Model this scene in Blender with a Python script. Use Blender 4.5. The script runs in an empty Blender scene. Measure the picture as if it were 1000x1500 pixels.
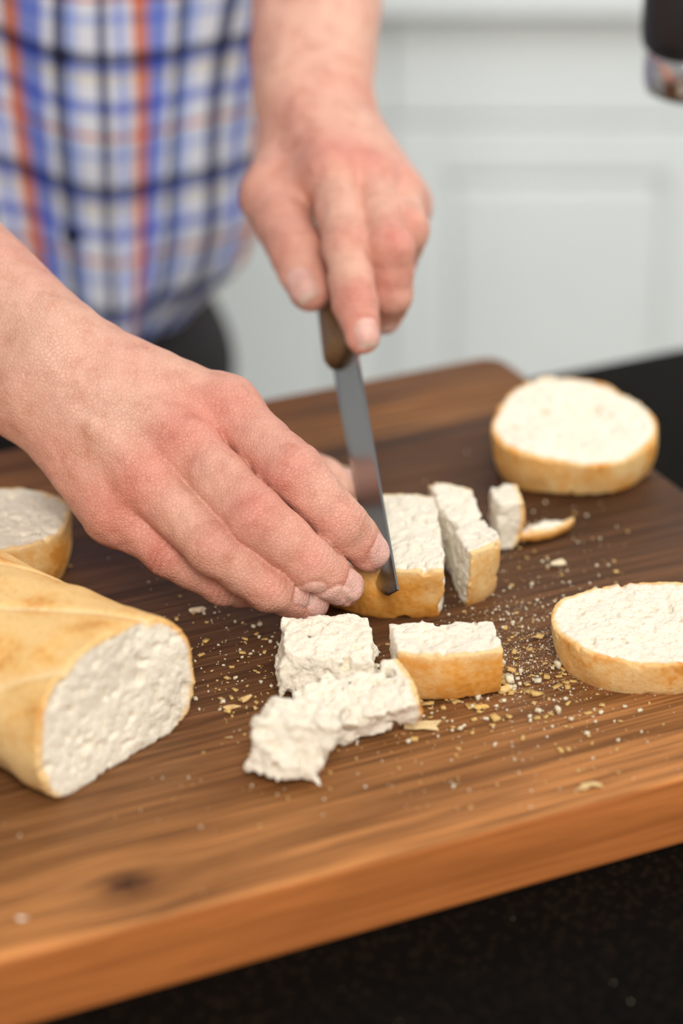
import bpy, bmesh, math, random
import numpy as np
from mathutils import Vector, Matrix
random.seed(3)
scene=bpy.context.scene
col=scene.collection
scene.view_settings.view_transform='Standard'
R=math.radians
def pt(x,y,z): return np.array([x,y,z],float)/10000.0   # tenths of a millimetre, origin on the board top

# ---------------- camera -----------------
cd=bpy.data.cameras.new('camera'); cam=bpy.data.objects.new('camera',cd); col.objects.link(cam)
cam.location=(0,-1.39313,.67948); cam.rotation_euler=(R(64),0,0)
cd.sensor_fit='VERTICAL'; cd.sensor_height=36; cd.sensor_width=24; cd.lens=100.8
cd.dof.use_dof=True; cd.dof.focus_distance=1.395; cd.dof.aperture_fstop=2.9
cd.clip_start=.05
scene.camera=cam

# ---------------- numpy tools ----------------
_rs=np.random.RandomState(7); _T=_rs.rand(64,64,64).astype(np.float32)
def vnoise(p,f,off=0.0):
    q=p*f+off+1000.0
    i=np.floor(q).astype(np.int64); w=q-i; w=w*w*(3-2*w)
    i0=i%64; i1=(i+1)%64
    x0,y0,z0=i0[:,0],i0[:,1],i0[:,2]; x1,y1,z1=i1[:,0],i1[:,1],i1[:,2]
    wx,wy,wz=w[:,0],w[:,1],w[:,2]
    a=_T[x0,y0,z0]*(1-wx)+_T[x1,y0,z0]*wx
    b=_T[x0,y1,z0]*(1-wx)+_T[x1,y1,z0]*wx
    c=_T[x0,y0,z1]*(1-wx)+_T[x1,y0,z1]*wx
    d=_T[x0,y1,z1]*(1-wx)+_T[x1,y1,z1]*wx
    return (a*(1-wy)+b*wy)*(1-wz)+(c*(1-wy)+d*wy)*wz
def smin(a,b,k):
    h=np.clip(.5+.5*(b-a)/k,0,1)
    return b+(a-b)*h-k*h*(1-h)
def smax(a,b,k): return -smin(-a,-b,k)
def cap(p,a,b,ra,rb):
    a=np.asarray(a,float); b=np.asarray(b,float)
    pa=p-a; ba=b-a
    h=np.clip((pa@ba)/max(ba@ba,1e-12),0,1)
    return np.linalg.norm(pa-h[:,None]*ba,axis=1)-(ra+(rb-ra)*h)
def ell(p,c,r):
    q=(p-np.asarray(c))/np.asarray(r); k=np.linalg.norm(q,axis=1)
    return (k-1)*min(r)
def sdf_mesh(f,lo,hi,h,B=8):
    lo=np.array(lo,float); hi=np.array(hi,float)
    nb=np.ceil((hi-lo)/h/B).astype(int)
    g=np.stack(np.meshgrid(*[np.arange(n) for n in nb],indexing='ij'),-1).reshape(-1,3)
    cen=lo+(g*B+(B-1)/2)*h
    dc=f(cen)
    D=np.repeat(np.repeat(np.repeat(dc.reshape(nb).astype(np.float32),B,0),B,1),B,2)
    act=g[np.abs(dc)<B*h*1.15+.004]
    loc=np.stack(np.meshgrid(*[np.arange(B)]*3,indexing='ij'),-1).reshape(-1,3)
    for s in range(0,len(act),400):
        ch=act[s:s+400]
        idx=(ch[:,None,:]*B+loc[None]).reshape(-1,3)
        D[idx[:,0],idx[:,1],idx[:,2]]=f(lo+idx*h)
    S=D<0
    n=np.array(D.shape)
    cnt=np.zeros(n-1,np.uint8)
    for a in range(2):
        for b in range(2):
            for c in range(2):
                cnt+=S[a:n[0]-1+a,b:n[1]-1+b,c:n[2]-1+c]
    A=(cnt>0)&(cnt<8)
    idx=np.argwhere(A)
    acc=np.zeros((len(idx),3)); c2=np.zeros(len(idx))
    cs=[(a,b,c) for a in range(2) for b in range(2) for c in range(2)]
    for a in cs:
        for ax in range(3):
            if a[ax]==0:
                b=list(a); b[ax]=1
                ia=idx+np.array(a); ib=idx+np.array(b)
                da=D[ia[:,0],ia[:,1],ia[:,2]]; db=D[ib[:,0],ib[:,1],ib[:,2]]
                m=(da<0)!=(db<0)
                t=np.where(m,da/np.where(m,da-db,1),0)
                q=np.array(a,float)[None].repeat(len(idx),0); q[:,ax]+=t
                acc+=q*m[:,None]; c2+=m
    verts=lo+h*(idx+acc/c2[:,None])
    ID=np.full(n-1,-1,np.int32); ID[A]=np.arange(len(idx))
    fs=[]
    for ax in range(3):
        e=np.zeros(3,int); e[ax]=1
        e1=np.zeros(3,int); e1[(ax+1)%3]=1
        e2=np.zeros(3,int); e2[(ax+2)%3]=1
        sl0=[slice(0,n[k]-e[k]) for k in range(3)]; sl1=[slice(e[k],n[k]) for k in range(3)]
        ch=S[tuple(sl0)]!=S[tuple(sl1)]
        p=np.argwhere(ch)
        ok=np.ones(len(p),bool)
        for k in range(3):
            if k!=ax: ok&=(p[:,k]>=1)&(p[:,k]<n[k]-1)
        p=p[ok]
        q=[p,p-e1,p-e1-e2,p-e2]
        q=np.stack([ID[x[:,0],x[:,1],x[:,2]] for x in q],1)
        ins=S[p[:,0],p[:,1],p[:,2]]
        q=np.where(ins[:,None],q,q[:,::-1])
        fs.append(q)
    F=np.concatenate(fs); F=F[(F>=0).all(1)]
    return verts,F
def np_mesh(name,verts,F,attrs=None,smooth=True):
    me=bpy.data.meshes.new(name)
    me.vertices.add(len(verts)); me.vertices.foreach_set('co',np.asarray(verts,np.float32).ravel())
    me.loops.add(F.size); me.loops.foreach_set('vertex_index',F.astype(np.int32).ravel())
    me.polygons.add(len(F)); me.polygons.foreach_set('loop_start',np.arange(0,F.size,4,dtype=np.int32))
    me.polygons.foreach_set('loop_total',np.full(len(F),4,np.int32))
    me.update(calc_edges=True); me.validate()
    if smooth: me.polygons.foreach_set('use_smooth',np.ones(len(me.polygons),bool))
    if attrs:
        for k,c in attrs.items():
            a=me.attributes.new(k,'FLOAT_COLOR','POINT')
            c=np.concatenate([c,np.ones((len(c),1))],1) if c.shape[1]==3 else c
            a.data.foreach_set('color',c.astype(np.float32).ravel())
    return me
def add(me_or_none,name,mats=(),parent=None,label=None,category=None,loc=None,rot=None,**kw):
    o=bpy.data.objects.new(name,me_or_none); col.objects.link(o)
    for m in mats: o.data.materials.append(m)
    if loc is not None: o.location=loc
    if rot is not None: o.rotation_euler=rot
    if parent: o.parent=parent
    if label: o['label']=label
    if category: o['category']=category
    for k,v in kw.items(): o[k]=v
    return o
def bm_obj(bm,name,smooth=False,**kw):
    me=bpy.data.meshes.new(name); bm.to_mesh(me); bm.free()
    if smooth:
        for p in me.polygons: p.use_smooth=True
    return add(me,name,**kw)
def box(bm,lo,hi,bev=0,seg=2):
    r=bmesh.ops.create_cube(bm,size=1)
    c=[(a+b)/2 for a,b in zip(lo,hi)]; s=[b-a for a,b in zip(lo,hi)]
    bmesh.ops.scale(bm,vec=s,verts=r['verts']); bmesh.ops.translate(bm,vec=c,verts=r['verts'])
    if bev:
        ed=list({e for v in r['verts'] for e in v.link_edges})
        bmesh.ops.bevel(bm,geom=ed,offset=bev,segments=seg,affect='EDGES',profile=.5)
def lathe(profile,seg=48):
    bm=bmesh.new(); rings=[]
    for r,z in profile:
        rings.append([bm.verts.new((r*math.cos(2*math.pi*i/seg),r*math.sin(2*math.pi*i/seg),z)) for i in range(seg)])
    for a,b in zip(rings,rings[1:]):
        for i in range(seg): bm.faces.new((a[i],a[(i+1)%seg],b[(i+1)%seg],b[i]))
    bm.faces.new(rings[0][::-1]); bm.faces.new(rings[-1])
    return bm

# ---------------- materials ----------------
def mat(name,color=(.8,.8,.8),rough=.5,metal=0,spec=.5):
    m=bpy.data.materials.new(name); m.use_nodes=True
    b=m.node_tree.nodes['Principled BSDF']
    b.inputs['Base Color'].default_value=(*color,1); b.inputs['Roughness'].default_value=rough
    b.inputs['Metallic'].default_value=metal; b.inputs['Specular IOR Level'].default_value=spec
    return m,m.node_tree,b
def N(nt,t,**kw):
    n=nt.nodes.new(t)
    for k,v in kw.items(): setattr(n,k,v)
    return n
def ramp(nt,stops,interp='LINEAR'):
    r=nt.nodes.new('ShaderNodeValToRGB'); r.color_ramp.interpolation=interp
    e=r.color_ramp.elements
    while len(e)<len(stops): e.new(.5)
    for x,(p,c) in zip(e,stops): x.position=p; x.color=(*c,1) if len(c)==3 else c
    return r
def mixc(nt,mode='MIX',fac=.5):
    m=nt.nodes.new('ShaderNodeMix'); m.data_type='RGBA'; m.blend_type=mode; m.inputs[0].default_value=fac
    return m
def math_n(nt,op,a=None,b=None,c=None):
    m=nt.nodes.new('ShaderNodeMath'); m.operation=op
    for i,x in enumerate((a,b,c)):
        if x is None: continue
        if hasattr(x,'links'): nt.links.new(x,m.inputs[i])
        else: m.inputs[i].default_value=x
    return m.outputs[0]
def noise(nt,vec,scale,detail=4,rough=.5,dist=0):
    n=nt.nodes.new('ShaderNodeTexNoise'); n.inputs['Scale'].default_value=scale; n.inputs['Detail'].default_value=detail
    n.inputs['Roughness'].default_value=rough; n.inputs['Distortion'].default_value=dist
    nt.links.new(vec,n.inputs['Vector']); return n.outputs['Fac']
def mapping(nt,vec,scale,rot=(0,0,0)):
    m=nt.nodes.new('ShaderNodeMapping'); m.inputs['Scale'].default_value=scale; m.inputs['Rotation'].default_value=rot
    nt.links.new(vec,m.inputs[0]); return m.outputs[0]
def bump(nt,b,h,dist,strength=1):
    bp=N(nt,'ShaderNodeBump'); bp.inputs['Distance'].default_value=dist; nt.links.new(h,bp.inputs['Height'])
    if hasattr(strength,'links'): nt.links.new(strength,bp.inputs['Strength'])
    else: bp.inputs['Strength'].default_value=strength
    nt.links.new(bp.outputs[0],b.inputs['Normal'])

mskin,nt,b=mat('skin',rough=.48,spec=.42); L=nt.links.new
at=N(nt,'ShaderNodeAttribute',attribute_name='tint')
tc=N(nt,'ShaderNodeTexCoord').outputs['Object']
r1=ramp(nt,[(.32,(.88,.76,.72)),(.5,(1,.99,.98)),(.7,(1.06,1.08,1.09))]); L(noise(nt,tc,85,6,.65),r1.inputs[0])
mx=mixc(nt,'MULTIPLY',1); L(at.outputs['Color'],mx.inputs[6]); L(r1.outputs[0],mx.inputs[7]); L(mx.outputs[2],b.inputs['Base Color'])
b.inputs['Subsurface Weight'].default_value=.12; b.inputs['Subsurface Radius'].default_value=(1,.35,.2); b.inputs['Subsurface Scale'].default_value=.004
dvn=nt.nodes.new('ShaderNodeTexNoise'); dvn.inputs['Scale'].default_value=160; L(tc,dvn.inputs['Vector'])
va=nt.nodes.new('ShaderNodeVectorMath'); va.operation='MULTIPLY_ADD'; L(dvn.outputs['Color'],va.inputs[0]); va.inputs[1].default_value=(.0025,)*3; L(tc,va.inputs[2])
vo=N(nt,'ShaderNodeTexVoronoi',feature='DISTANCE_TO_EDGE'); vo.inputs['Scale'].default_value=460; L(va.outputs[0],vo.inputs['Vector'])
ed=math_n(nt,'MINIMUM',vo.outputs['Distance'],.14)
hh=math_n(nt,'ADD',math_n(nt,'MULTIPLY',ed,3.2),math_n(nt,'MULTIPLY',noise(nt,tc,230,5,.6),1.4))
bump(nt,b,hh,.0010,.55)

mbread,nt,b=mat('bread',rough=.85,spec=.3); L=nt.links.new
at=N(nt,'ShaderNodeAttribute',attribute_name='tint'); tc=N(nt,'ShaderNodeTexCoord').outputs['Object']
nf=noise(nt,tc,700,6,.75); n4=noise(nt,tc,340,4,.65)
inv=math_n(nt,'SUBTRACT',1.0,at.outputs['Alpha'])
r1=ramp(nt,[(.32,(.80,.70,.54)),(.43,(1,1,1))]); L(n4,r1.inputs[0])
mx=mixc(nt,'MULTIPLY',.6); L(at.outputs['Color'],mx.inputs[6]); L(r1.outputs[0],mx.inputs[7])
r5=ramp(nt,[(.3,(.92,.86,.76)),(.65,(1.03,1.04,1.05))]); L(nf,r5.inputs[0])
mx2=mixc(nt,'MULTIPLY',.8); L(mx.outputs[2],mx2.inputs[6]); L(r5.outputs[0],mx2.inputs[7]); L(mx2.outputs[2],b.inputs['Base Color'])
vo=N(nt,'ShaderNodeTexVoronoi'); vo.inputs['Scale'].default_value=650; L(tc,vo.inputs['Vector'])
hh=math_n(nt,'ADD',math_n(nt,'ADD',vo.outputs['Distance'],nf),math_n(nt,'MULTIPLY',n4,1.6))
bump(nt,b,hh,.0012,math_n(nt,'MULTIPLY_ADD',inv,.34,.20))
L(math_n(nt,'MULTIPLY_ADD',at.outputs['Alpha'],-.42,.9),b.inputs['Roughness'])
b.inputs['Subsurface Weight'].default_value=.18; b.inputs['Subsurface Radius'].default_value=(1,.85,.6); b.inputs['Subsurface Scale'].default_value=.003

def wood(name,edge=False):
    m,nt,b=mat(name,rough=.5,spec=.2); L=nt.links.new
    tc=N(nt,'ShaderNodeTexCoord').outputs['Object']; sep=N(nt,'ShaderNodeSeparateXYZ'); L(tc,sep.inputs[0])
    kx=math_n(nt,'SUBTRACT',sep.outputs[0],-.122); ky=math_n(nt,'SUBTRACT',sep.outputs[1],-.206)
    kx2=math_n(nt,'MULTIPLY',kx,.65)
    r2=math_n(nt,'ADD',math_n(nt,'MULTIPLY',kx2,kx2),math_n(nt,'MULTIPLY',ky,ky))
    g=math_n(nt,'EXPONENT',math_n(nt,'MULTIPLY',r2,-3500.0))
    yy=math_n(nt,'ADD',sep.outputs[1],math_n(nt,'MULTIPLY',math_n(nt,'MULTIPLY',ky,g),-.75))
    cmb=N(nt,'ShaderNodeCombineXYZ'); L(sep.outputs[0],cmb.inputs[0]); L(yy,cmb.inputs[1]); L(sep.outputs[2],cmb.inputs[2]); cv=cmb.outputs[0]
    n1=noise(nt,mapping(nt,cv,(2.6,38,38)),1.6,8,.65,1.1)
    n2=noise(nt,mapping(nt,cv,(9,300,300)),1.5,4,.55)
    n3=noise(nt,mapping(nt,cv,(2.2,100,100)),1.3,3,.5,.8)
    if edge:
        base=ramp(nt,[(0,(.58,.20,.055)),(.5,(.49,.16,.042)),(1,(.60,.215,.058))]); L(n1,base.inputs[0])
    else:
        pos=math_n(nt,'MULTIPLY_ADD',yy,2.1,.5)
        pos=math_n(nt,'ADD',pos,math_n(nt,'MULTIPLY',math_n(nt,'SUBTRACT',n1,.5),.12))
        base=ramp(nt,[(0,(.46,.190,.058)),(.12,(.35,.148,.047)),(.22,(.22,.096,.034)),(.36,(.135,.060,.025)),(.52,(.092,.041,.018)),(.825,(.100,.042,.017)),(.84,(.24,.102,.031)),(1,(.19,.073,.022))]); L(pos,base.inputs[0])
    v=ramp(nt,[(.30,(.46,.42,.39)),(.5,(.95,.95,.95)),(.72,(1.5,1.46,1.4))]); L(n1,v.inputs[0])
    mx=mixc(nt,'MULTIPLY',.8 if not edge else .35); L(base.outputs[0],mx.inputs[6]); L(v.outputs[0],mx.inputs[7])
    v2=ramp(nt,[(.35,(.56,.53,.50)),(.6,(1.2,1.2,1.2))]); L(n2,v2.inputs[0])
    mx2=mixc(nt,'MULTIPLY',1.0 if not edge else .4); L(mx.outputs[2],mx2.inputs[6]); L(v2.outputs[0],mx2.inputs[7])
    v3=ramp(nt,[(.42,(.58,.54,.50)),(.52,(1.05,1.05,1.05))]); L(n3,v3.inputs[0])
    mx4=mixc(nt,'MULTIPLY',.70 if not edge else .2); L(mx2.outputs[2],mx4.inputs[6]); L(v3.outputs[0],mx4.inputs[7])
    out=mx4.outputs[2]; hb=n2
    if not edge:
        # worn knife scratches: short, sparse, mostly near the grain direction
        patch=ramp(nt,[(.48,(0,0,0)),(.62,(1,1,1))]); L(noise(nt,tc,9,2,.5),patch.inputs[0])
        for ang,sc,st in ((1.2,(420,16,1),.10),(.22,(12,420,1),.22),(-.18,(14,380,1),.20),(.5,(15,450,1),.14)):
            s=noise(nt,mapping(nt,tc,sc,(0,0,ang)),1.0,1,.5,.25)
            sr=ramp(nt,[(.68,(0,0,0)),(.74,(1,1,1))]); L(s,sr.inputs[0])
            ms=mixc(nt,'MIX'); L(math_n(nt,'MULTIPLY',math_n(nt,'MULTIPLY',sr.outputs[0],patch.outputs[0]),st),ms.inputs[0]); L(out,ms.inputs[6]); ms.inputs[7].default_value=(.42,.27,.15,1); out=ms.outputs[2]
    kd=math_n(nt,'EXPONENT',math_n(nt,'MULTIPLY',math_n(nt,'ADD',r2,math_n(nt,'MULTIPLY',math_n(nt,'SUBTRACT',noise(nt,tc,120,3,.6),.5),.00012)),-14000.0))
    kd=math_n(nt,'MINIMUM',kd,1.0)
    mx3=mixc(nt,'MIX'); L(math_n(nt,'MULTIPLY',kd,.94),mx3.inputs[0]); L(out,mx3.inputs[6]); mx3.inputs[7].default_value=(.045,.014,.006,1)
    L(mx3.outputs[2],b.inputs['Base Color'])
    bump(nt,b,hb,.0008,.35)
    rr=ramp(nt,[(.3,(.44,)*3),(.7,(.64,)*3)]); L(n1,rr.inputs[0]); L(rr.outputs[0],b.inputs['Roughness'])
    return m
mwood=wood('board_wood'); mwood_e=wood('board_edge_wood',True)
mgran,nt,b=mat('black_granite',rough=.3,spec=.05); b.inputs['IOR'].default_value=1.2; L=nt.links.new
tc=N(nt,'ShaderNodeTexCoord'); vo=N(nt,'ShaderNodeTexVoronoi'); vo.inputs['Scale'].default_value=260; L(tc.outputs['Object'],vo.inputs['Vector'])
r1=ramp(nt,[(0,(.030,.018,.012)),(.22,(.010,.0065,.0045)),(.5,(.004,.0035,.003))]); L(vo.outputs['Distance'],r1.inputs[0]); L(r1.outputs[0],b.inputs['Base Color'])
mcab,nt,b=mat('cabinet_paint',rough=.45); L=nt.links.new
tc=N(nt,'ShaderNodeTexCoord'); r1=ramp(nt,[(.3,(.81,.84,.82)),(.7,(.85,.88,.86))]); L(noise(nt,tc.outputs['Object'],6),r1.inputs[0]); L(r1.outputs[0],b.inputs['Base Color'])
mdark,_,_=mat('dark_cabinet_paint',(.03,.028,.026),rough=.5)
mwall,nt,b=mat('wall_paint',(.78,.79,.77),rough=.8)
tc=N(nt,'ShaderNodeTexCoord'); bump(nt,b,noise(nt,tc.outputs['Object'],90),.001,.1)
mfloor,nt,b=mat('floor_tile',(.5,.46,.40),rough=.4); L=nt.links.new
tc=N(nt,'ShaderNodeTexCoord'); br=N(nt,'ShaderNodeTexBrick'); br.inputs['Scale'].default_value=1.6; br.inputs['Color1'].default_value=(.6,.56,.5,1); br.inputs['Color2'].default_value=(.56,.53,.48,1); br.inputs['Mortar'].default_value=(.35,.33,.3,1); L(tc.outputs['Object'],br.inputs['Vector']); L(br.outputs['Color'],b.inputs['Base Color'])
msteel,nt,b=mat('blade_steel',(.36,.36,.37),rough=.22,metal=1)
tc=N(nt,'ShaderNodeTexCoord'); bump(nt,b,noise(nt,mapping(nt,tc.outputs['Object'],(20,20,900)),5),.0003,.12)
mchrome,_,_=mat('chrome',(.62,.62,.63),rough=.15,metal=1)
mblackp,_,_=mat('matte_black_metal',(.010,.010,.011),rough=.4)
mhandle,nt,b=mat('handle_wood',rough=.5); L=nt.links.new
tc=N(nt,'ShaderNodeTexCoord'); r1=ramp(nt,[(.3,(.08,.042,.018)),(.7,(.25,.145,.06))]); L(noise(nt,mapping(nt,tc.outputs['Object'],(15,250,250)),5),r1.inputs[0]); L(r1.outputs[0],b.inputs['Base Color'])
mtrous,nt,b=mat('dark_denim',(.015,.012,.013),rough=.9); tc=N(nt,'ShaderNodeTexCoord'); bump(nt,b,noise(nt,tc.outputs['Object'],400),.001,.2)
mshoe,_,_=mat('shoe_leather',(.05,.03,.02),rough=.5)
mbutton,_,_=mat('navy_button',(.012,.016,.05),rough=.35)
mplaid,nt,b=mat('plaid_cotton',rough=.9,spec=.15); L=nt.links.new
at=N(nt,'ShaderNodeAttribute',attribute_name='plaid'); sep=N(nt,'ShaderNodeSeparateColor'); L(at.outputs['Color'],sep.inputs[0])
W=(.90,.92,.98); LB=(.16,.24,.74); NV=(.012,.025,.13); OR=(.78,.17,.045); CR=(.88,.80,.60); PB=(.42,.53,.90)
warp=[(0,OR),(.13,LB),(.30,W),(.37,NV),(.45,PB),(.53,W),(.68,NV),(.76,W),(.85,LB),(.91,W)]
weft=[(0,NV),(.10,W),(.30,PB),(.36,W),(.46,OR),(.50,W),(.66,LB),(.74,W),(.88,CR),(.95,LB)]
fu=math_n(nt,'FRACT',math_n(nt,'MULTIPLY',sep.outputs[0],1/.082)); fv=math_n(nt,'FRACT',math_n(nt,'MULTIPLY',sep.outputs[1],1/.092))
ra=ramp(nt,warp,'CONSTANT'); rb=ramp(nt,weft,'CONSTANT'); L(fu,ra.inputs[0]); L(fv,rb.inputs[0])
mA=mixc(nt,'MULTIPLY',1); L(ra.outputs[0],mA.inputs[6]); L(rb.outputs[0],mA.inputs[7])
mB=mixc(nt,'MIX',.36); L(ra.outputs[0],mB.inputs[6]); L(rb.outputs[0],mB.inputs[7])
mC=mixc(nt,'MIX',.35); L(mA.outputs[2],mC.inputs[6]); L(mB.outputs[2],mC.inputs[7]); L(mC.outputs[2],b.inputs['Base Color'])

# ---------------- setting ----------------
FLZ=-.94
bm=bmesh.new(); box(bm,(-3,-3,FLZ-.05),(3,1.80,FLZ)); bm_obj(bm,'floor',mats=[mfloor],kind='structure',label='tiled kitchen floor')
bm=bmesh.new(); box(bm,(-3,1.80,FLZ),(3,1.9,1.7)); bm_obj(bm,'wall_back',mats=[mwall],kind='structure',label='painted kitchen wall behind the white cabinets')
ROT=R(26); E=np.array([math.cos(ROT),math.sin(ROT)]); Nn=np.array([-math.sin(ROT),math.cos(ROT)])
def SN(s,n,z=0): w=s*E+n*Nn; return (w[0],w[1],z)
BT=.037
bm=bmesh.new(); box(bm,(-.85,-.47,-.035),(.85,.47,0),.004,3)
ctop=bm_obj(bm,'countertop',mats=[mgran],loc=SN(0,.191-.47,-BT),rot=(0,0,ROT),label='polished black granite worktop sprinkled with bread crumbs',category='countertop')
isl=add(None,'kitchen_island_cabinet',loc=SN(0,.191-.47,FLZ),rot=(0,0,ROT),label='dark painted island base cabinet under the black worktop',category='cabinet')
bm=bmesh.new(); box(bm,(-.80,-.43,0),(.80,.43,-FLZ-BT-.035)); bm_obj(bm,'body',mats=[mdark],parent=isl)
def cabinet(x0,w):
    root=add(None,'base_cabinet',loc=(x0+w/2,1.47,FLZ),label='white painted base cabinet with drawer and framed door',category='cabinet',group='white base cabinets along the wall')
    bm=bmesh.new(); box(bm,(-w/2,-.30,.09),(w/2,.33,.885)); box(bm,(-w/2,-.25,0),(w/2,.33,.09)); bm_obj(bm,'body',mats=[mcab],parent=root)
    bm=bmesh.new(); box(bm,(-w/2+.0015,-.312,.780),(w/2-.0015,-.30,.880),.003); bm_obj(bm,'drawer',mats=[mcab],parent=root)
    bm=bmesh.new(); z0,z1=.10,.775; x1=w/2-.0015; fr=.050
    box(bm,(-x1,-.312,z0),(-x1+fr,-.30,z1),.002); box(bm,(x1-fr,-.312,z0),(x1,-.30,z1),.002)
    box(bm,(-x1+fr,-.312,z0),(x1-fr,-.30,z0+fr),.002); box(bm,(-x1+fr,-.312,z1-fr),(x1-fr,-.30,z1),.002)
    box(bm,(-x1+fr-.002,-.306,z0+fr-.002),(x1-fr+.002,-.301,z1-fr+.002))
    box(bm,(-x1+fr+.010,-.311,z0+fr+.010),(x1-fr-.010,-.305,z1-fr-.010),.004)
    bm_obj(bm,'door',mats=[mcab],parent=root)
for i in range(-5,5): cabinet(.045+i*.312,.312)
bm=bmesh.new(); box(bm,(-1.53,1.135,FLZ+.886),(1.61,1.80,FLZ+.925),.003); bm_obj(bm,'worktop',mats=[mcab],label='pale worktop over the white cabinets',category='countertop')

# ---------------- board ----------------
bm=bmesh.new()
hx,hy=.300,.2355
r=bmesh.ops.create_cube(bm,size=1); bmesh.ops.scale(bm,vec=(2*hx,2*hy,BT),verts=r['verts']); bmesh.ops.translate(bm,vec=(0,0,-BT/2),verts=r['verts'])
ve=[e for e in bm.edges if abs(e.verts[0].co.z-e.verts[1].co.z)>.01]
bmesh.ops.bevel(bm,geom=ve,offset=.014,segments=6,affect='EDGES',profile=.5)
he=[e for e in bm.edges if abs(e.verts[0].co.z-e.verts[1].co.z)<1e-5 and len(e.link_faces)==2 and abs(e.link_faces[0].normal.z-e.link_faces[1].normal.z)>.5]
bmesh.ops.bevel(bm,geom=he,offset=.0025,segments=3,affect='EDGES',profile=.5)
bm.normal_update()
for f in bm.faces: f.material_index=0 if f.normal.z>.5 else 1
board=bm_obj(bm,'cutting_board',mats=[mwood,mwood_e],loc=SN(.181-hx,.156-hy,0),rot=(0,0,ROT),label='thick brown wooden cutting board strewn with bread crumbs',category='cutting board')

# ---------------- bread ----------------
CRUMB=np.array([.92,.855,.73])
def crust_col(p,seed,gold=.5):
    n0=vnoise(p,60,seed)*.5+vnoise(p,150,seed+9)*.25+vnoise(p,480,seed+11)*.25
    n=np.clip((n0-.5)*2.8+gold,0,1)[:,None]; k=np.clip((n0-.62)*5+gold*.4-.2,0,.6)[:,None]
    c=np.array([.86,.60,.28])*(1-n)+np.array([.77,.36,.07])*n
    return c*(1-k)+np.array([.55,.21,.035])*k
def crumbrough(p,seed):
    return .0011*(vnoise(p,150,seed)-.5)+.0011*(vnoise(p,300,seed+1)-.5)+.0010*(vnoise(p,560,seed+2)-.5)+np.clip(vnoise(p,260,seed+20)-.70,0,1)*.011+np.clip(vnoise(p,110,seed+40)-.80,0,1)*.020
def bread(name,rx,ry,th,cuts,seed,loc,rot,label,category='bread',h=.00085,rough=1.0,gold=.5,pw=2.2,tear=0,lob=.006,**kw):
    def d2(p):
        zz=np.clip(p[:,2]/th,0,1); s=1-.12*(1-zz)**3-.02*zz**3
        return ((np.abs(p[:,0]/(rx*s))**pw+np.abs(p[:,1]/(ry*s))**pw)**(1/pw)-1)*min(rx,ry)+lob*(vnoise(p*np.array([1,1,.4]),22,seed)-.5)+.0028*(vnoise(p,70,seed+4)-.5)
    def f(p):
        a=d2(p)
        s=np.abs(p[:,2]-th/2)-th/2 + .0040*(vnoise(p,20,seed+3)-.5)*rough
        c=s
        for (x,y,z,dd) in cuts:
            nn=np.array([x,y,z],float); nn/=np.linalg.norm(nn)
            pl=p@nn-dd+(.0035+tear)*(vnoise(p,45,seed+5)-.5)*rough+tear*(vnoise(p,100,seed+6)-.5)+tear*.5*(vnoise(p,240,seed+8)-.5)
            c=smax(c,pl,.0010)
        return smax(a,c+rough*crumbrough(p,seed)*(1.5 if tear else 1),.0011)
    m=.006
    lo=np.array([-rx-m,-ry-m,-m]); hi=np.array([rx+m,ry+m,th+m])
    for (x,y,z,dd) in cuts:
        for k,a in ((0,x),(1,y)):
            if a>.95: hi[k]=min(hi[k],dd+m+.003+abs(z)*th)
            if a<-.95: lo[k]=max(lo[k],-dd-m-.003-abs(z)*th)
    v,F=sdf_mesh(f,lo,hi,h)
    dd=d2(v)+.0018*(vnoise(v,130,seed+7)-.5); w=np.clip((dd+.0034)/.0020,0,1); w=w*w*(3-2*w)
    cr=crust_col(v,seed,gold)
    rim=np.clip((th-v[:,2]-.0002)/.004,0,1)[:,None]
    cr=cr*rim+np.array([.84,.60,.30])*(1-rim)
    cc=CRUMB*(1+.10*(vnoise(v,120,seed+2)-.5))[:,None]
    c=cc*(1-w[:,None])+cr*w[:,None]
    me=np_mesh(name,v,F,{'tint':np.concatenate([c,w[:,None]],1)})
    return add(me,name,mats=[mbread],loc=loc,rot=rot,label=label,category=category,**kw)
bread('bread_slice',.0435,.047,.036,[(.07,-.11,1,.0275)],1,(.1285,.0560,0),(0,0,R(-10)),'whole thick round bread slice with golden crust near the board corner',group='whole bread slices',lob=.010)
bread('bread_slice',.048,.038,.028,[(.03,-.08,1,.0205)],2,(.1535,-.1640,0),(0,0,R(5)),'oval bread slice with air pockets lying flat on the board',group='whole bread slices',gold=.3,lob=.009)
bread('bread_slice',.043,.038,.030,[],3,(-.181,-.069,0),(0,0,0),'bread slice lying flat behind the uncut loaf',group='whole bread slices',lob=.006)
bread('bread_strip',.050,.045,.030,[(1,0,0,.018)],4,(.032,-.084,0),(0,0,0),'wide bread strip held under the fingers and knife','bread',gold=.75,lob=.004)
a=R(11.6); cx,cy=.0635,-.069
bread('bread_strip',.050,.047,.031,[(1,0,0,.0375),(-1,0,0,-.0180)],5,(cx-.027*math.cos(a),cy-.027*math.sin(a),0),(0,0,a),'narrow bread strip cut free and leaning away from the slice','bread',gold=.55,lob=.004)
bread('bread_piece',.050,.047,.026,[(-1,0,0,-.036),(0,1,0,.012),(0,-1,0,.012)],6,(.045,-.038,0),(0,0,R(8)),'small end piece of bread with crust',gold=.3)
bread('bread_cube',.060,.060,.023,[(1,0,.2,.024),(-1,0,0,.024),(0,1,0,.019),(0,-1,.25,.022)],7,(-.008,-.184,.002),(R(5),R(3),R(2)),'torn cube of white bread crumb',tear=.005,group='cut bread cubes')
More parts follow.
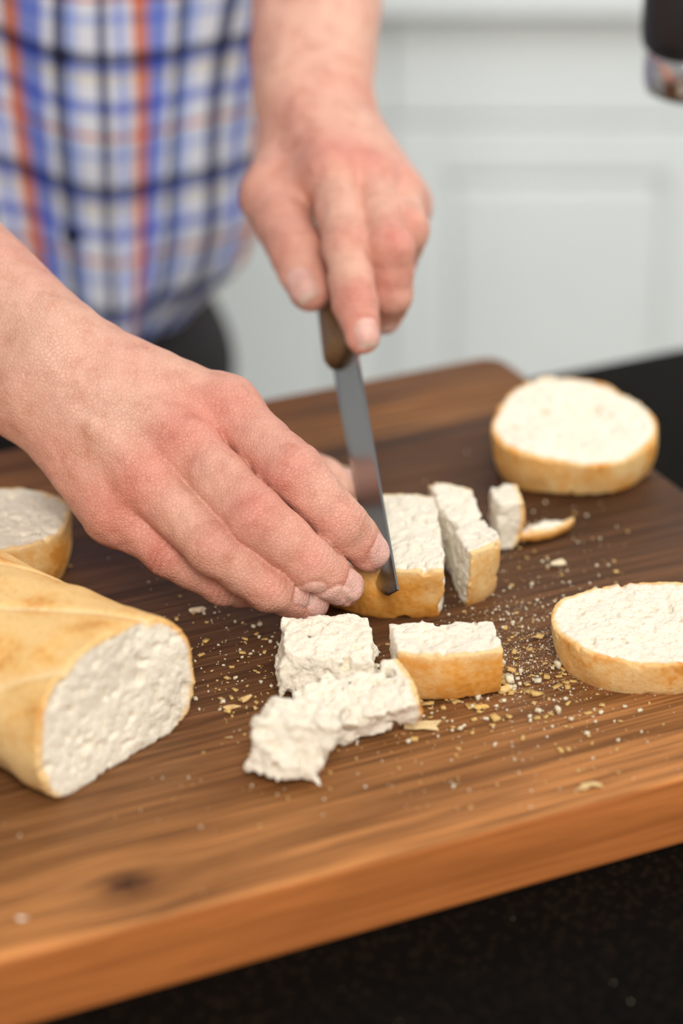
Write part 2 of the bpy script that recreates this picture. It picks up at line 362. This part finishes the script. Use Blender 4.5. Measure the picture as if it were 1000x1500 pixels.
bread('bread_cube',.052,.045,.027,[(1,0,0,.024),(-1,0,0,.025),(0,1,0,-.014)],8,(.048,-.163,0),(0,0,R(5)),'bread cube with golden crust side on the board',gold=.72,group='cut bread cubes')
bread('bread_cube',.036,.050,.015,[(-1,.4,0,.024),(0,1,0,.015),(0,-1,0,.016)],9,(.0005,-.233,.0045),(R(14),R(-10),R(14)),'torn slab-like bread cube with a bit of crust',tear=.006,gold=.7,group='cut bread cubes')
bread('bread_cube',.060,.060,.028,[(1,.1,-.1,.0165),(-1,0,.25,.0195),(0,1,0,.012),(0,-1,.2,.016)],12,(-.0240,-.2690,.003),(R(-8),R(6),R(-10)),'white bread cube resting tilted on the board',tear=.005,group='cut bread cubes')
bread('crust_sliver',.028,.030,.008,[(0,1,0,-.018)],11,(.097,-.010,0),(0,0,R(20)),'thin broken sliver of golden crust beside the end piece',gold=1.2)
LO=np.array([-.103,-.262]); LA=np.array([-.75,.66]); LA/=np.linalg.norm(LA); LP=np.array([LA[1],-LA[0]])
def loaf():
    Lr=.26; HW=.052; HHt=.0375
    def prof(y): 
        e=np.clip((y-(Lr-.07))/.07,0,1); return np.sqrt(np.clip(1-e*e,.0,1))*.999+.001
    def us(p): return p[:,1]*.9+p[:,0]*1.3+.006*vnoise(p,40,61)
    def d2(p):
        s=prof(p[:,1]); s=np.maximum(s,.02)
        x=p[:,0]/(HW*s); z=(p[:,2]-.027)/(HHt*s)
        q=(np.abs(x)**2.3+np.abs(z)**2.3)**(1/2.3)
        sc=np.exp(-((us(p)%.075-.045)/.004)**2)*np.clip((p[:,2]-.035)/.02,0,1)
        return (q-1)*HHt*s+.0020*sc+.0045*(vnoise(p,22,5)-.5)+.0014*(vnoise(p,90,15)-.5)
    def f(p):
        a=smax(d2(p),-p[:,2],.006)
        nn=np.array([.06,-1,.10]); nn/=np.linalg.norm(nn)
        c=p@nn-.003+.0040*(vnoise(p,30,31)-.5)+crumbrough(p,8)*.9
        return smax(a,c,.0014)
    v,F=sdf_mesh(f,(-.061,-.016,-.004),(.061,Lr+.004,.075),.00095)
    dd=d2(v)+.0015*(vnoise(v,130,17)-.5); onb=v[:,2]<.002
    w=np.clip((dd+.0034)/.002,0,1); w=np.maximum(w,np.where(onb,1,0)*.6); w[(v[:,1]<.012)&(dd<-.003)]=0
    cr=crust_col(v,4,.24)
    top=np.clip((v[:,2]-.02)/.03,0,1)[:,None]
    cr=cr*(1-top*.35)+np.array([.85,.54,.20])*top*.35
    sc=(np.exp(-((us(v)%.075-.045)/.0030)**2)*np.clip((v[:,2]-.04)/.015,0,1))[:,None]*.6
    cr=cr*(1-sc)+np.array([.90,.76,.50])*sc
    c=CRUMB*(1-w[:,None])+cr*w[:,None]
    me=np_mesh('bread_loaf',v,F,{'tint':np.concatenate([c,w[:,None]],1)})
    return add(me,'bread_loaf',mats=[mbread],loc=(LO[0],LO[1],0),rot=(0,0,math.atan2(-LA[0],LA[1])),label='uncut end of a pale golden crusty bread loaf with cut face',category='bread')
loaf()
def crumbs(name,pts,sizes,colors,label,flat=.5):
    rs=np.random.RandomState(5); VV=[];FF=[];CC=[]
    base=np.array([(1,1,1),(1,-1,1),(-1,-1,1),(-1,1,1),(1,1,-1),(1,-1,-1),(-1,-1,-1),(-1,1,-1)],float)*.5
    fc=np.array([(0,3,2,1),(4,5,6,7),(0,1,5,4),(1,2,6,5),(2,3,7,6),(3,0,4,7)])
    for i,(p,s,c) in enumerate(zip(pts,sizes,colors)):
        fl=rs.uniform(.15,.35) if c[2]<.4 else rs.uniform(.4,.9)
        q=base*(1+.6*(rs.rand(8,3)-.5))*s*np.array([1.2 if c[2]<.4 else 1,rs.uniform(.5,1),fl])
        t=rs.uniform(-.25,.25); q[:,2]+=q[:,0]*t
        a=rs.uniform(0,6.28); M=np.array([[math.cos(a),-math.sin(a),0],[math.sin(a),math.cos(a),0],[0,0,1]])
        q=q@M.T; q[:,2]-=q[:,2].min(); FF.append(fc+8*i); VV.append(q+p); CC.append(np.tile(c,(8,1)))
    me=np_mesh(name,np.concatenate(VV),np.concatenate(FF),{'tint':np.concatenate([np.concatenate(CC),np.zeros((8*len(pts),1))],1)},smooth=False)
    return add(me,name,mats=[mbread],label=label,category='crumbs',kind='stuff')
rs=np.random.RandomState(11); pts=[];sz=[];cl=[]
def onboard(x,y):
    s=x*E[0]+y*E[1]; n=x*Nn[0]+y*Nn[1]
    q=np.array([x,y])-LO; al=q@LA; pe=abs(q@LP)
    return (-.41<s<.178) and (-.312<n<.153) and not (al>-.02 and al<.27 and pe<.058)
def sprinkle(cx,cy,sx,sy,n,s0,s1,g=.3,pw=2):
    k=0
    while k<n:
        x,y=rs.normal(cx,sx),rs.normal(cy,sy)
        if onboard(x,y):
            gold=rs.rand()<g
            pts.append((x,y,0)); sz.append(s0*(s1/s0)**(rs.rand()**pw)*(1.3 if gold else 1)); cl.append((.76,.49,.18) if gold else (.86,.77,.58)); k+=1
sprinkle(.06,-.19,.045,.032,700,.0004,.0025,.5)
sprinkle(.095,-.14,.025,.032,800,.0003,.0014,.25)
sprinkle(.09,-.165,.02,.02,700,.0003,.0009,.08)
sprinkle(.075,-.19,.03,.022,90,.0018,.0042,.75)
sprinkle(-.05,-.16,.035,.03,220,.0004,.0022,.5)
sprinkle(-.03,-.21,.035,.025,160,.0004,.0026,.6)
sprinkle(.03,-.26,.09,.035,130,.0004,.0013,.35)
sprinkle(0,-.2,.14,.11,130,.0004,.0013)
sprinkle(.09,-.04,.03,.04,180,.0004,.0018,.4)
crumbs('bread_crumbs',pts,sz,cl,'scattered pale bread crumbs and crust flakes on the cutting board')
pts=[];sz=[];cl=[]
while len(pts)<30:
    s=rs.uniform(-.25,.35); n=rs.uniform(-.47,-.32); x,y,_=SN(s,n); pts.append((x,y,-BT)); sz.append(.0003*(4**rs.rand())); cl.append((.74,.62,.42))
crumbs('bread_crumbs',pts,sz,cl,'sparse bread crumbs on the black granite worktop')
def flake(x,y,s,ang,c):
    bm=bmesh.new(); n=9; rr=random.Random(int(x*1e5)); vs=[];vt=[]
    for i in range(n):
        q=2*math.pi*i/n; r_=s*(.45+.75*rr.random()); vs.append(bm.verts.new((r_*math.cos(q),.5*r_*math.sin(q),.0003+.0018*rr.random())))
    for v_ in vs: vt.append(bm.verts.new(v_.co+Vector((0,0,.0006))))
    bm.faces.new(vs[::-1]); bm.faces.new(vt)
    for i in range(n): bm.faces.new((vs[i],vs[(i+1)%n],vt[(i+1)%n],vt[i]))
    me=bpy.data.meshes.new('crust_flake'); bm.to_mesh(me); bm.free()
    at_=me.attributes.new('tint','FLOAT_COLOR','POINT'); at_.data.foreach_set('color',np.tile((*c,.8),(len(me.vertices),1)).astype(np.float32).ravel())
    add(me,'crust_flake',mats=[mbread],loc=(x,y,.0002),rot=(0,0,ang),label='thin broken crust flake lying on the board',category='crumb',group='crust flakes on the board')
for (x,y,s,ang,c) in [(.0769,-.1962,.006,.3,(.80,.56,.24)),(.0377,-.2313,.010,0,(.82,.62,.33)),(.1116,-.2842,.007,.3,(.80,.58,.28)),(.0559,-.2330,.003,1,(.86,.78,.58)),(.1119,-.0647,.005,.5,(.8,.68,.46)),(-.0723,-.1155,.005,.2,(.8,.64,.48)),(.0974,-.1441,.004,.4,(.8,.54,.22)),(.0663,-.2137,.004,.1,(.78,.5,.16)),(-.1341,-.3907,.003,0,(.86,.80,.7)),(-.0517,-.2137,.005,0,(.78,.53,.24)),(-.0455,-.2061,.004,1,(.78,.53,.24)),(0,.0522,.005,0,(.8,.6,.3))]: flake(x,y,s,ang,c)

# ---------------- knife ----------------
T=pt(277,-1503,310); H=pt(80,100,889)
d=(T-H); BL=np.linalg.norm(d); d/=BL
h0=np.array([0,0,1])-d[2]*d; h0/=np.linalg.norm(h0); sd=np.cross(d,h0)
if sd[0]<0: sd=-sd
ro=R(24); hz=math.cos(ro)*h0+math.sin(ro)*sd
yv=np.cross(hz,d)
M=Matrix(((d[0],yv[0],hz[0],H[0]),(d[1],yv[1],hz[1],H[1]),(d[2],yv[2],hz[2],H[2]),(0,0,0,1)))
kn=add(None,'kitchen_knife',label='slim steel kitchen knife with brown wooden handle gripped in hand',category='knife'); kn.matrix_world=M
bm=bmesh.new(); HB=.025; rows=[]
n=44
for i in range(n+1):
    x=-.014+(BL+.014)*i/n; u=max(0,x/BL)
    hh=HB*(1-.10*u) if u<.72 else HB*.928*math.sqrt(max(0,1-((u-.72)/.28)**2.0))
    hh=max(hh,.0004); th=.0011*(1-.5*u)
    rows.append([bm.verts.new((x,-th,0)),bm.verts.new((x,-th*.75,-hh*.80)),bm.verts.new((x,0,-hh)),bm.verts.new((x,th*.75,-hh*.80)),bm.verts.new((x,th,0))])
for a_,b_ in zip(rows,rows[1:]):
    for j in range(4): bm.faces.new((a_[j],a_[j+1],b_[j+1],b_[j]))
    bm.faces.new((a_[4],a_[0],b_[0],b_[4]))
bm.faces.new(rows[0][::-1]); bm.faces.new(rows[-1]); bmesh.ops.recalc_face_normals(bm,faces=bm.faces[:])
bl=bm_obj(bm,'blade',mats=[msteel],parent=kn)
bm=bmesh.new(); rows=[]; HL=.102; seg=20
for i in range(25):
    u=i/24; x=-.010-u*HL
    en=(1 if u<.93 else math.sqrt(max(.05,1-((u-.93)/.075)**2)))
    wz=.0125*(.86+.14*math.cos(u*6.0))*en; wy=.0095*en
    if u<.03: wz*=.9; wy*=.85
    rows.append([bm.verts.new((x,wy*math.copysign(abs(math.cos(q))**.7,math.cos(q)),-.012+wz*math.copysign(abs(math.sin(q))**.8,math.sin(q)))) for q in [2*math.pi*j/seg for j in range(seg)]])
for a_,b_ in zip(rows,rows[1:]):
    for j in range(seg): bm.faces.new((a_[j],a_[(j+1)%seg],b_[(j+1)%seg],b_[j]))
bm.faces.new(rows[0][::-1]); bm.faces.new(rows[-1]); bmesh.ops.recalc_face_normals(bm,faces=bm.faces[:])
bm_obj(bm,'handle',smooth=True,mats=[mhandle],parent=kn)

# ---------------- faucet ----------------
fx,fy,fz=.2055,.242,.157
fa=add(None,'kitchen_faucet',loc=(.42,.25,-BT),label='black pull-down kitchen faucet with chrome spray ring',category='faucet')
def rel(x,y,z): return (x-.42,y-.25,z+BT)
bm=lathe([(.020,0),(.0255,.003),(.0275,.009),(.0275,.025),(.0262,.028)]); bm_obj(bm,'spray_ring',smooth=True,mats=[mchrome],parent=fa,loc=rel(fx,fy,fz),label='chrome spray ring')
bm=lathe([(.0262,.028),(.0290,.031),(.0300,.039),(.0295,.060),(.026,.09),(.020,.115),(.014,.13)]); bm_obj(bm,'spray_head',smooth=True,mats=[mblackp],parent=fa,loc=rel(fx,fy,fz))
cu=bpy.data.curves.new('neck','CURVE'); cu.dimensions='3D'; cu.bevel_depth=.013; cu.bevel_resolution=6; cu.use_fill_caps=True
sp=cu.splines.new('POLY'); P=[]
P.append(rel(fx,fy,fz+.12)); rr_=(.42-fx)/2
for i in range(17):
    q=math.pi*i/16; P.append(rel(.42-rr_-rr_*math.cos(q),fy+(.25-fy)*i/16,fz+.16+rr_*math.sin(q)))
P.append((0,0,.01)); sp.points.add(len(P)-1)
for p_,c_ in zip(sp.points,P): p_.co=(*c_,1)
tmp=bpy.data.objects.new('tmp',cu); col.objects.link(tmp); dg=bpy.context.evaluated_depsgraph_get(); me=bpy.data.meshes.new_from_object(tmp.evaluated_get(dg)); bpy.data.objects.remove(tmp)
add(me,'neck',mats=[mblackp],parent=fa)
bm=lathe([(.03,0),(.03,.006),(.022,.010),(.022,.07),(.015,.08)]); bm_obj(bm,'base',smooth=True,mats=[mblackp],parent=fa)

# ---------------- person ----------------
SK=np.array([.72,.41,.305]); RED=np.array([.66,.25,.19]); NAIL=np.array([.76,.46,.39])
class Hand:
    def __init__(s): s.palm=[];s.fing=[];s.nails=[];s.ten=[]; s.red=[]; s.cr=[]; s.vein=[]
    def f(s,p):
        d=None
        for a,b,ra,rb in s.palm:
            c=cap(p,a,b,ra,rb); d=c if d is None else smin(d,c,.012)
        for a,b,ra,rb in s.ten: d=smin(d,cap(p,a,b,ra,rb),.005)
        F=None
        for ch in s.fing:
            g=None
            for (a,ra),(b,rb) in zip(ch,ch[1:]):
                m=(np.asarray(a)+np.asarray(b))/2; rm=(ra+rb)/2*.965
                for (q0,r0,q1,r1) in ((a,ra,m,rm),(m,rm,b,rb)):
                    c=cap(p,q0,q1,r0,r1); g=c if g is None else smin(g,c,.0025)
            F=g if F is None else smin(F,g,.0012)
        d=smin(d,F,.0075)
        for pl in s.vein:
            for a,b in zip(pl,pl[1:]):
                a=np.asarray(a); b=np.asarray(b); pa=p-a; ba=b-a; h=np.clip((pa@ba)/(ba@ba),0,1); q=np.linalg.norm(pa-h[:,None]*ba,axis=1)
                d=d-.0011*np.exp(-(q/.0045)**4)*np.exp(-(d/.004)**2)*.8
        d=d+.0020*(vnoise(p,55,3)-.5)+.0010*(vnoise(p,150,3)-.5)
        for (q,ax,n,wl,A) in s.cr:
            r=p-q; sa=r@ax; sn=r@n; dist=np.linalg.norm(r,axis=1)
            d=d-A*np.cos(2*np.pi*(sa+.0006*np.sin((r@np.cross(ax,n))*500))/wl)*np.exp(-(dist/.013)**4-(sa/.0055)**2)*np.clip(sn/.004,0,1)
        for (t,ax,n,b,r) in s.nails:
            q=p-t; sa=q@ax; sb=q@b; sn=q@n
            e=(np.abs((sa-.0005)/(.80*r))**3+np.abs(sb/(.76*r))**3)**(1/3)
            d=d+np.where(sn>.2*r,.0008*np.exp(-((e-1.0)/.13)**2)-.0003*np.clip(1-e,0,.4),0)
        return d
    def tint(s,p):
        c=np.tile(SK,(len(p),1)); w=np.clip(vnoise(p,28,8)*1.1-.30,0,.45)
        for (q,r) in s.red: w=w+.58*np.exp(-(np.linalg.norm(p-q,axis=1)/r)**2)
        w=np.clip(w,0,1)[:,None]; c=c*(1-w)+RED*w
        for (q,ax,n,wl,A) in s.cr:
            r=p-q; sa=r@ax; sn=r@n; dist=np.linalg.norm(r,axis=1)
            k=(np.clip(-np.cos(2*np.pi*(sa+.0006*np.sin((r@np.cross(ax,n))*500))/wl),0,1)*np.exp(-(dist/.013)**4-(sa/.0055)**2)*(sn>0))[:,None]
            c=c*(1-.35*k*np.array([.7,1,1]))
        for (t,ax,n,b,r) in s.nails:
            q=p-t; sa=q@ax; sb=q@b; sn=q@n
            e=(np.abs((sa-.0005)/(.80*r))**3+np.abs(sb/(.76*r))**3)**(1/3)
            m=(np.clip((1.0-e)/.1,0,1)*(sn>.15*r))[:,None]; fe=np.clip((sa-.60*r)/.0008,0,1)[:,None]
            c=c*(1-m)+(NAIL*(1-fe)+np.array([.80,.62,.52])*fe)*m
        return c
    def nail(s,dip,tip,n,r):
        ax=tip-dip; ax/=np.linalg.norm(ax); n=np.array(n,float); n-=ax*(n@ax); n/=np.linalg.norm(n)
        s.nails.append((tip,ax,n,np.cross(ax,n),r))
def build(hand,joints,radii,nail_n,wristline,forearm,thumb,thumb_r,thumb_n,mc_r=(.019,.0155),dors=None):
    J={k:[pt(*q) for q in v] for k,v in joints.items()}
    for i,k in enumerate(['index','middle','ring','pinky']):
        ch=list(zip(J[k],radii[k])); hand.fing.append(ch)
        w=pt(*wristline[i]); hand.palm.append((w,J[k][0],mc_r[0],mc_r[1]))
        hand.ten.append((w+dors*.0085,J[k][0]+dors*.0050,.0055,.0118))
        for q,r in zip(J[k],(.016,.012,.009,.009)): hand.red.append((q+dors*.01,r))
        hand.nail(J[k][2],J[k][3],nail_n[k],radii[k][3])
        for j,A in ((1,.00060),(2,.00045)):
            ax=J[k][j+1]-J[k][j-1]; ax/=np.linalg.norm(ax); n=dors-ax*(dors@ax); n/=np.linalg.norm(n)
            hand.cr.append((J[k][j],ax,n,.0036 if j==1 else .0030,A))
    Tm=[pt(*q) for q in thumb]
    hand.palm.append((Tm[0],Tm[1],.019,.0165)); hand.palm.append((Tm[1],J['index'][0],.012,.013))
    hand.fing.append([(Tm[1],thumb_r[0]),(Tm[2],thumb_r[1]),(Tm[3],thumb_r[2])])
    hand.nail(Tm[2],Tm[3],thumb_n,thumb_r[2])
    for a,b,ra,rb in forearm: hand.palm.append((np.asarray(a),np.asarray(b),ra,rb))
dR=np.array([-.1,-.80,.60]); dR/=np.linalg.norm(dR)
HR=Hand()
WR=pt(-1514,-627,1110); ER=np.array([-.38,.13,.24])
up=np.array([.20,.35,.9]); fd=ER-WR; fd/=np.linalg.norm(fd); up=up-fd*(up@fd); up/=np.linalg.norm(up)
build(HR,
 {'index':[(-573,-839,971),(-233,-1261,837),(3,-1357,595),(131,-1308,421)],
  'middle':[(-782,-1054,896),(-412,-1484,698),(-149,-1529,469),(13,-1451,309)],
  'ring':[(-962,-1170,750),(-621,-1533,553),(-348,-1565,350),(-168,-1454,212)],
  'pinky':[(-1109,-1165,576),(-856,-1350,427),(-588,-1397,285),(-390,-1299,188)]},
 {'index':(.0150,.0145,.0124,.0102),'middle':(.0150,.0145,.0124,.0104),'ring':(.0145,.0132,.0116,.0100),'pinky':(.0125,.011,.0095,.0085)},
 {'index':(.45,-.5,.5),'middle':(.35,-.65,.5),'ring':(.2,-.7,.55),'pinky':(0,-.8,.5)},
 [(-1389,-625,1228),(-1418,-712,1164),(-1452,-754,1078),(-1481,-751,969)],
 [(WR+up*.012,ER+up*.012,.027,.040),(WR-up*.012,ER-up*.012,.027,.040),(pt(-1393,-748,862),pt(-1113,-1121,554),.020,.015)],
 [(-1217,-497,1035),(-748,-276,689),(-252,-212,364),(43,-297,257)],(.015,.0135,.0115),(.3,.5,.6),dors=dR)
o_=dR*.017
HR.vein.append([pt(-1500,-800,1130)+o_*.6,pt(-1281,-924,1163)+o_*.6,pt(-1080,-1040,1000)+o_,pt(-860,-1100,960)+o_])
HR.vein.append([pt(-1420,-800,1000)+o_*.8,pt(-1200,-980,900)+o_,pt(-1040,-1130,820)+o_])
HLh=Hand()
WL=pt(-168,1910,1749); EL=np.array([-.01,.425,.31])
dL=np.array([0,-.55,.83]); dL/=np.linalg.norm(dL)
build(HLh,
 {'index':[(-49,1062,1539),(29,454,1341),(76,140,1153),(115,7,1018)],
  'middle':[(162,1107,1495),(255,435,1348),(264,424,1098),(223,559,918)],
  'ring':[(311,1169,1393),(355,715,1352),(308,825,1121),(229,1034,979)],
  'pinky':[(348,1429,1219),(358,1142,1202),(299,1178,1046),(213,1349,940)]},
 {'index':(.0140,.0132,.0115,.0098),'middle':(.0135,.0130,.0118,.0102),'ring':(.0125,.0120,.0105,.009),'pinky':(.0115,.0105,.0095,.0085)},
 {'index':(.25,-.3,.8),'middle':(.4,-.6,.2),'ring':(.7,-.4,0),'pinky':(.8,-.4,0)},
 [(-253,1771,1692),(-194,1723,1707),(-117,1771,1692),(-47,1858,1643)],
 [(WL+np.array([-.009,0,0]),EL+np.array([-.010,0,0]),.026,.038),(WL+np.array([.009,0,0]),EL+np.array([.010,0,0]),.026,.038),(pt(-39,1880,1574),pt(343,1532,1202),.020,.016)],
 [(-292,1694,1534),(-381,1226,1373),(-238,705,1218),(-166,509,1089)],(.0180,.0152,.0122),(-.5,-.3,.4),dors=dL)
def hand_mesh(Hd,lo,hi,h):
    v,F=sdf_mesh(Hd.f,lo,hi,h); return v,F,Hd.tint(v)
parts=[hand_mesh(HR,(-.28,-.185,-.002),(.04,.06,.205),.00090),hand_mesh(HLh,(-.09,-.01,.05),(.08,.30,.26),.0011)]
SHR=np.array([-.40,.42,.50]); SHL=np.array([-.02,.50,.52]); NK=np.array([-.21,.43,.56])
def fbody(p):
    d=cap(p,WR+fd*.06,ER,.032,.040); d=smin(d,cap(p,ER,SHR,.040,.055),.02)
    f2=EL-WL; f2=f2/np.linalg.norm(f2)
    d=smin(d,cap(p,WL+f2*.07,EL,.028,.040),.01); d=smin(d,cap(p,EL,SHL,.040,.055),.02)
    d=smin(d,cap(p,SHR,NK,.055,.06),.03); d=smin(d,cap(p,SHL,NK,.055,.06),.03)
    d=smin(d,ell(p,(-.21,.48,.33),(.145,.10,.24)),.04); d=smin(d,ell(p,(-.21,.50,.04),(.09,.08,.12)),.05)
    d=smin(d,cap(p,NK,NK+np.array([0,-.03,.12]),.055,.052),.03)
    hc=NK+np.array([.01,-.06,.22]); d=smin(d,ell(p,hc,(.075,.095,.11)),.02); d=smin(d,ell(p,hc+np.array([0,-.03,-.07]),(.055,.06,.05)),.03)
    d=smin(d,cap(p,hc+np.array([0,-.09,.01]),hc+np.array([0,-.108,-.025]),.008,.013),.012)
    for s in (-1,1): d=smin(d,ell(p,hc+np.array([s*.078,.01,-.01]),(.010,.02,.032)),.006)
    return d
v,F=sdf_mesh(fbody,(-.50,-.05,-.22),(.10,.64,.95),.006); parts.append((v,F,np.tile(SK,(len(v),1))))
VV=[];FFs=[];CC=[];o=0
for v,F,c in parts: VV.append(v);FFs.append(F+o);CC.append(c);o+=len(v)
me=np_mesh('person',np.concatenate(VV),np.concatenate(FFs),{'tint':np.concatenate(CC)})
person=add(me,'person',mats=[mskin],label='person in a plaid shirt slicing bread, one hand holding it',category='person')
CX=-.205; CY=.47
def fshirt(p):
    z=p[:,2]
    hw=np.interp(z,[-.12,-.075,-.03,.01,.15,.35,.52,.6],[.075,.095,.128,.142,.155,.175,.16,.07])
    hd=np.interp(z,[-.12,0,.2,.45,.6],[.10,.115,.12,.12,.07])
    cy=np.interp(z,[-.1,.5],[.50,.43])
    q=np.sqrt(((p[:,0]-CX)/hw)**2+((p[:,1]-cy)/hd)**2)
    d=(q-1)*np.minimum(hw,hd)
    d=smax(d,z-.56,.04)
    d=smin(d,cap(p,SHR,ER+(SHR-ER)*.25,.068,.058),.03); d=smin(d,cap(p,SHL,EL+(SHL-EL)*.10,.068,.056),.03)
    ang=np.arctan2(p[:,0]-CX,-(p[:,1]-CY))
    fold=.010*np.sin(ang*7+z*9+2*vnoise(p,7,2))+.022*(vnoise(p*np.array([1,1,.4]),22,4)-.5)
    d=d+fold*.9
    hem=-.085+.9*np.clip(np.abs(p[:,0]-CX)-.07,0,1)**1.4
    return smax(d,hem-z,.004)
v,F=sdf_mesh(fshirt,(-.50,.10,-.13),(.12,.64,.64),.005)
ang=np.arctan2(v[:,0]-CX,-(v[:,1]-.49)); u=ang*.135+.008*np.sin(v[:,2]*11)
pl=np.stack([u+.574,v[:,2]+.552-.153+.02*np.sin(ang*2),0*u],1)
me=np_mesh('shirt',v,F,{'plaid':pl}); shirt=add(me,'shirt',mats=[mplaid],parent=person,label='blue, white and orange plaid button-up shirt')
def front_y(x,z):
    ys=np.linspace(.25,.5,400); dd=fshirt(np.stack([np.full(400,x),ys,np.full(400,z)],1)); i=np.argmax(dd<0); return ys[i]
for z in (.150,.020,.28,.40):
    y=front_y(-.176,z)
    bm=lathe([(.0045,0),(.0066,.001),(.0066,.0022),(.0056,.0030),(.0035,.0022)],24); bm_obj(bm,'button',smooth=True,mats=[mbutton],parent=shirt,loc=(-.176,y+.0005,z),rot=(R(90),0,0))
def ftr(p):
    d=ell(p,(-.195,.53,-.14),(.118,.09,.10))
    d=smax(d,p[:,2]+.070,.01)
    for s in (-1,1): d=smin(d,cap(p,(-.205+s*.045,.53,-.19),(-.205+s*.065,.54,-.86),.058,.045),.02)
    return smax(d,-.885-p[:,2],.005)
v,F=sdf_mesh(ftr,(-.40,.38,-.91),(0,.66,-.02),.007); me=np_mesh('trousers',v,F); add(me,'trousers',mats=[mtrous],parent=person,label='dark trousers')
for s in (-1,1):
    def fs(p): 
        d=smin(ell(p,(-.205+s*.065,.47,-.905),(.045,.13,.035)),ell(p,(-.205+s*.065,.54,-.89),(.042,.06,.05)),.02); return smax(d,FLZ+.001-p[:,2],.003)
    v,F=sdf_mesh(fs,(-.35,.30,-.95),(-.05,.63,-.82),.006); me=np_mesh('shoe',v,F); add(me,'shoe',mats=[mshoe],parent=person)

# ---------------- lights ----------------
w=bpy.data.worlds.new('world'); scene.world=w; w.use_nodes=True; w.node_tree.nodes['Background'].inputs[0].default_value=(1,.985,.96,1); w.node_tree.nodes['Background'].inputs[1].default_value=.46
def area(name,loc,tgt,size,energy,color=(1,1,1),spread=180):
    l=bpy.data.lights.new(name,'AREA'); l.size=size; l.energy=energy; l.color=color; l.spread=R(spread); o=bpy.data.objects.new(name,l); col.objects.link(o)
    o.location=loc; dv=Vector(tgt)-Vector(loc); o.rotation_euler=dv.to_track_quat('-Z','Y').to_euler()
area('window_light',(1.3,.1,1.1),(0,-.1,0),.7,10,(1,.97,.92))
area('front_fill_light',(.1,-1.7,1.35),(0,-.1,0),.8,33,(1,.95,.885))  # added fill from the camera side, lifts bread faces and board edge; no real fixture
area('cabinet_fill_light',(.6,.6,1.3),(.3,1.3,-.4),.9,8.5,(.93,.98,1),110)  # unseen lamp added only to brighten the white cabinets
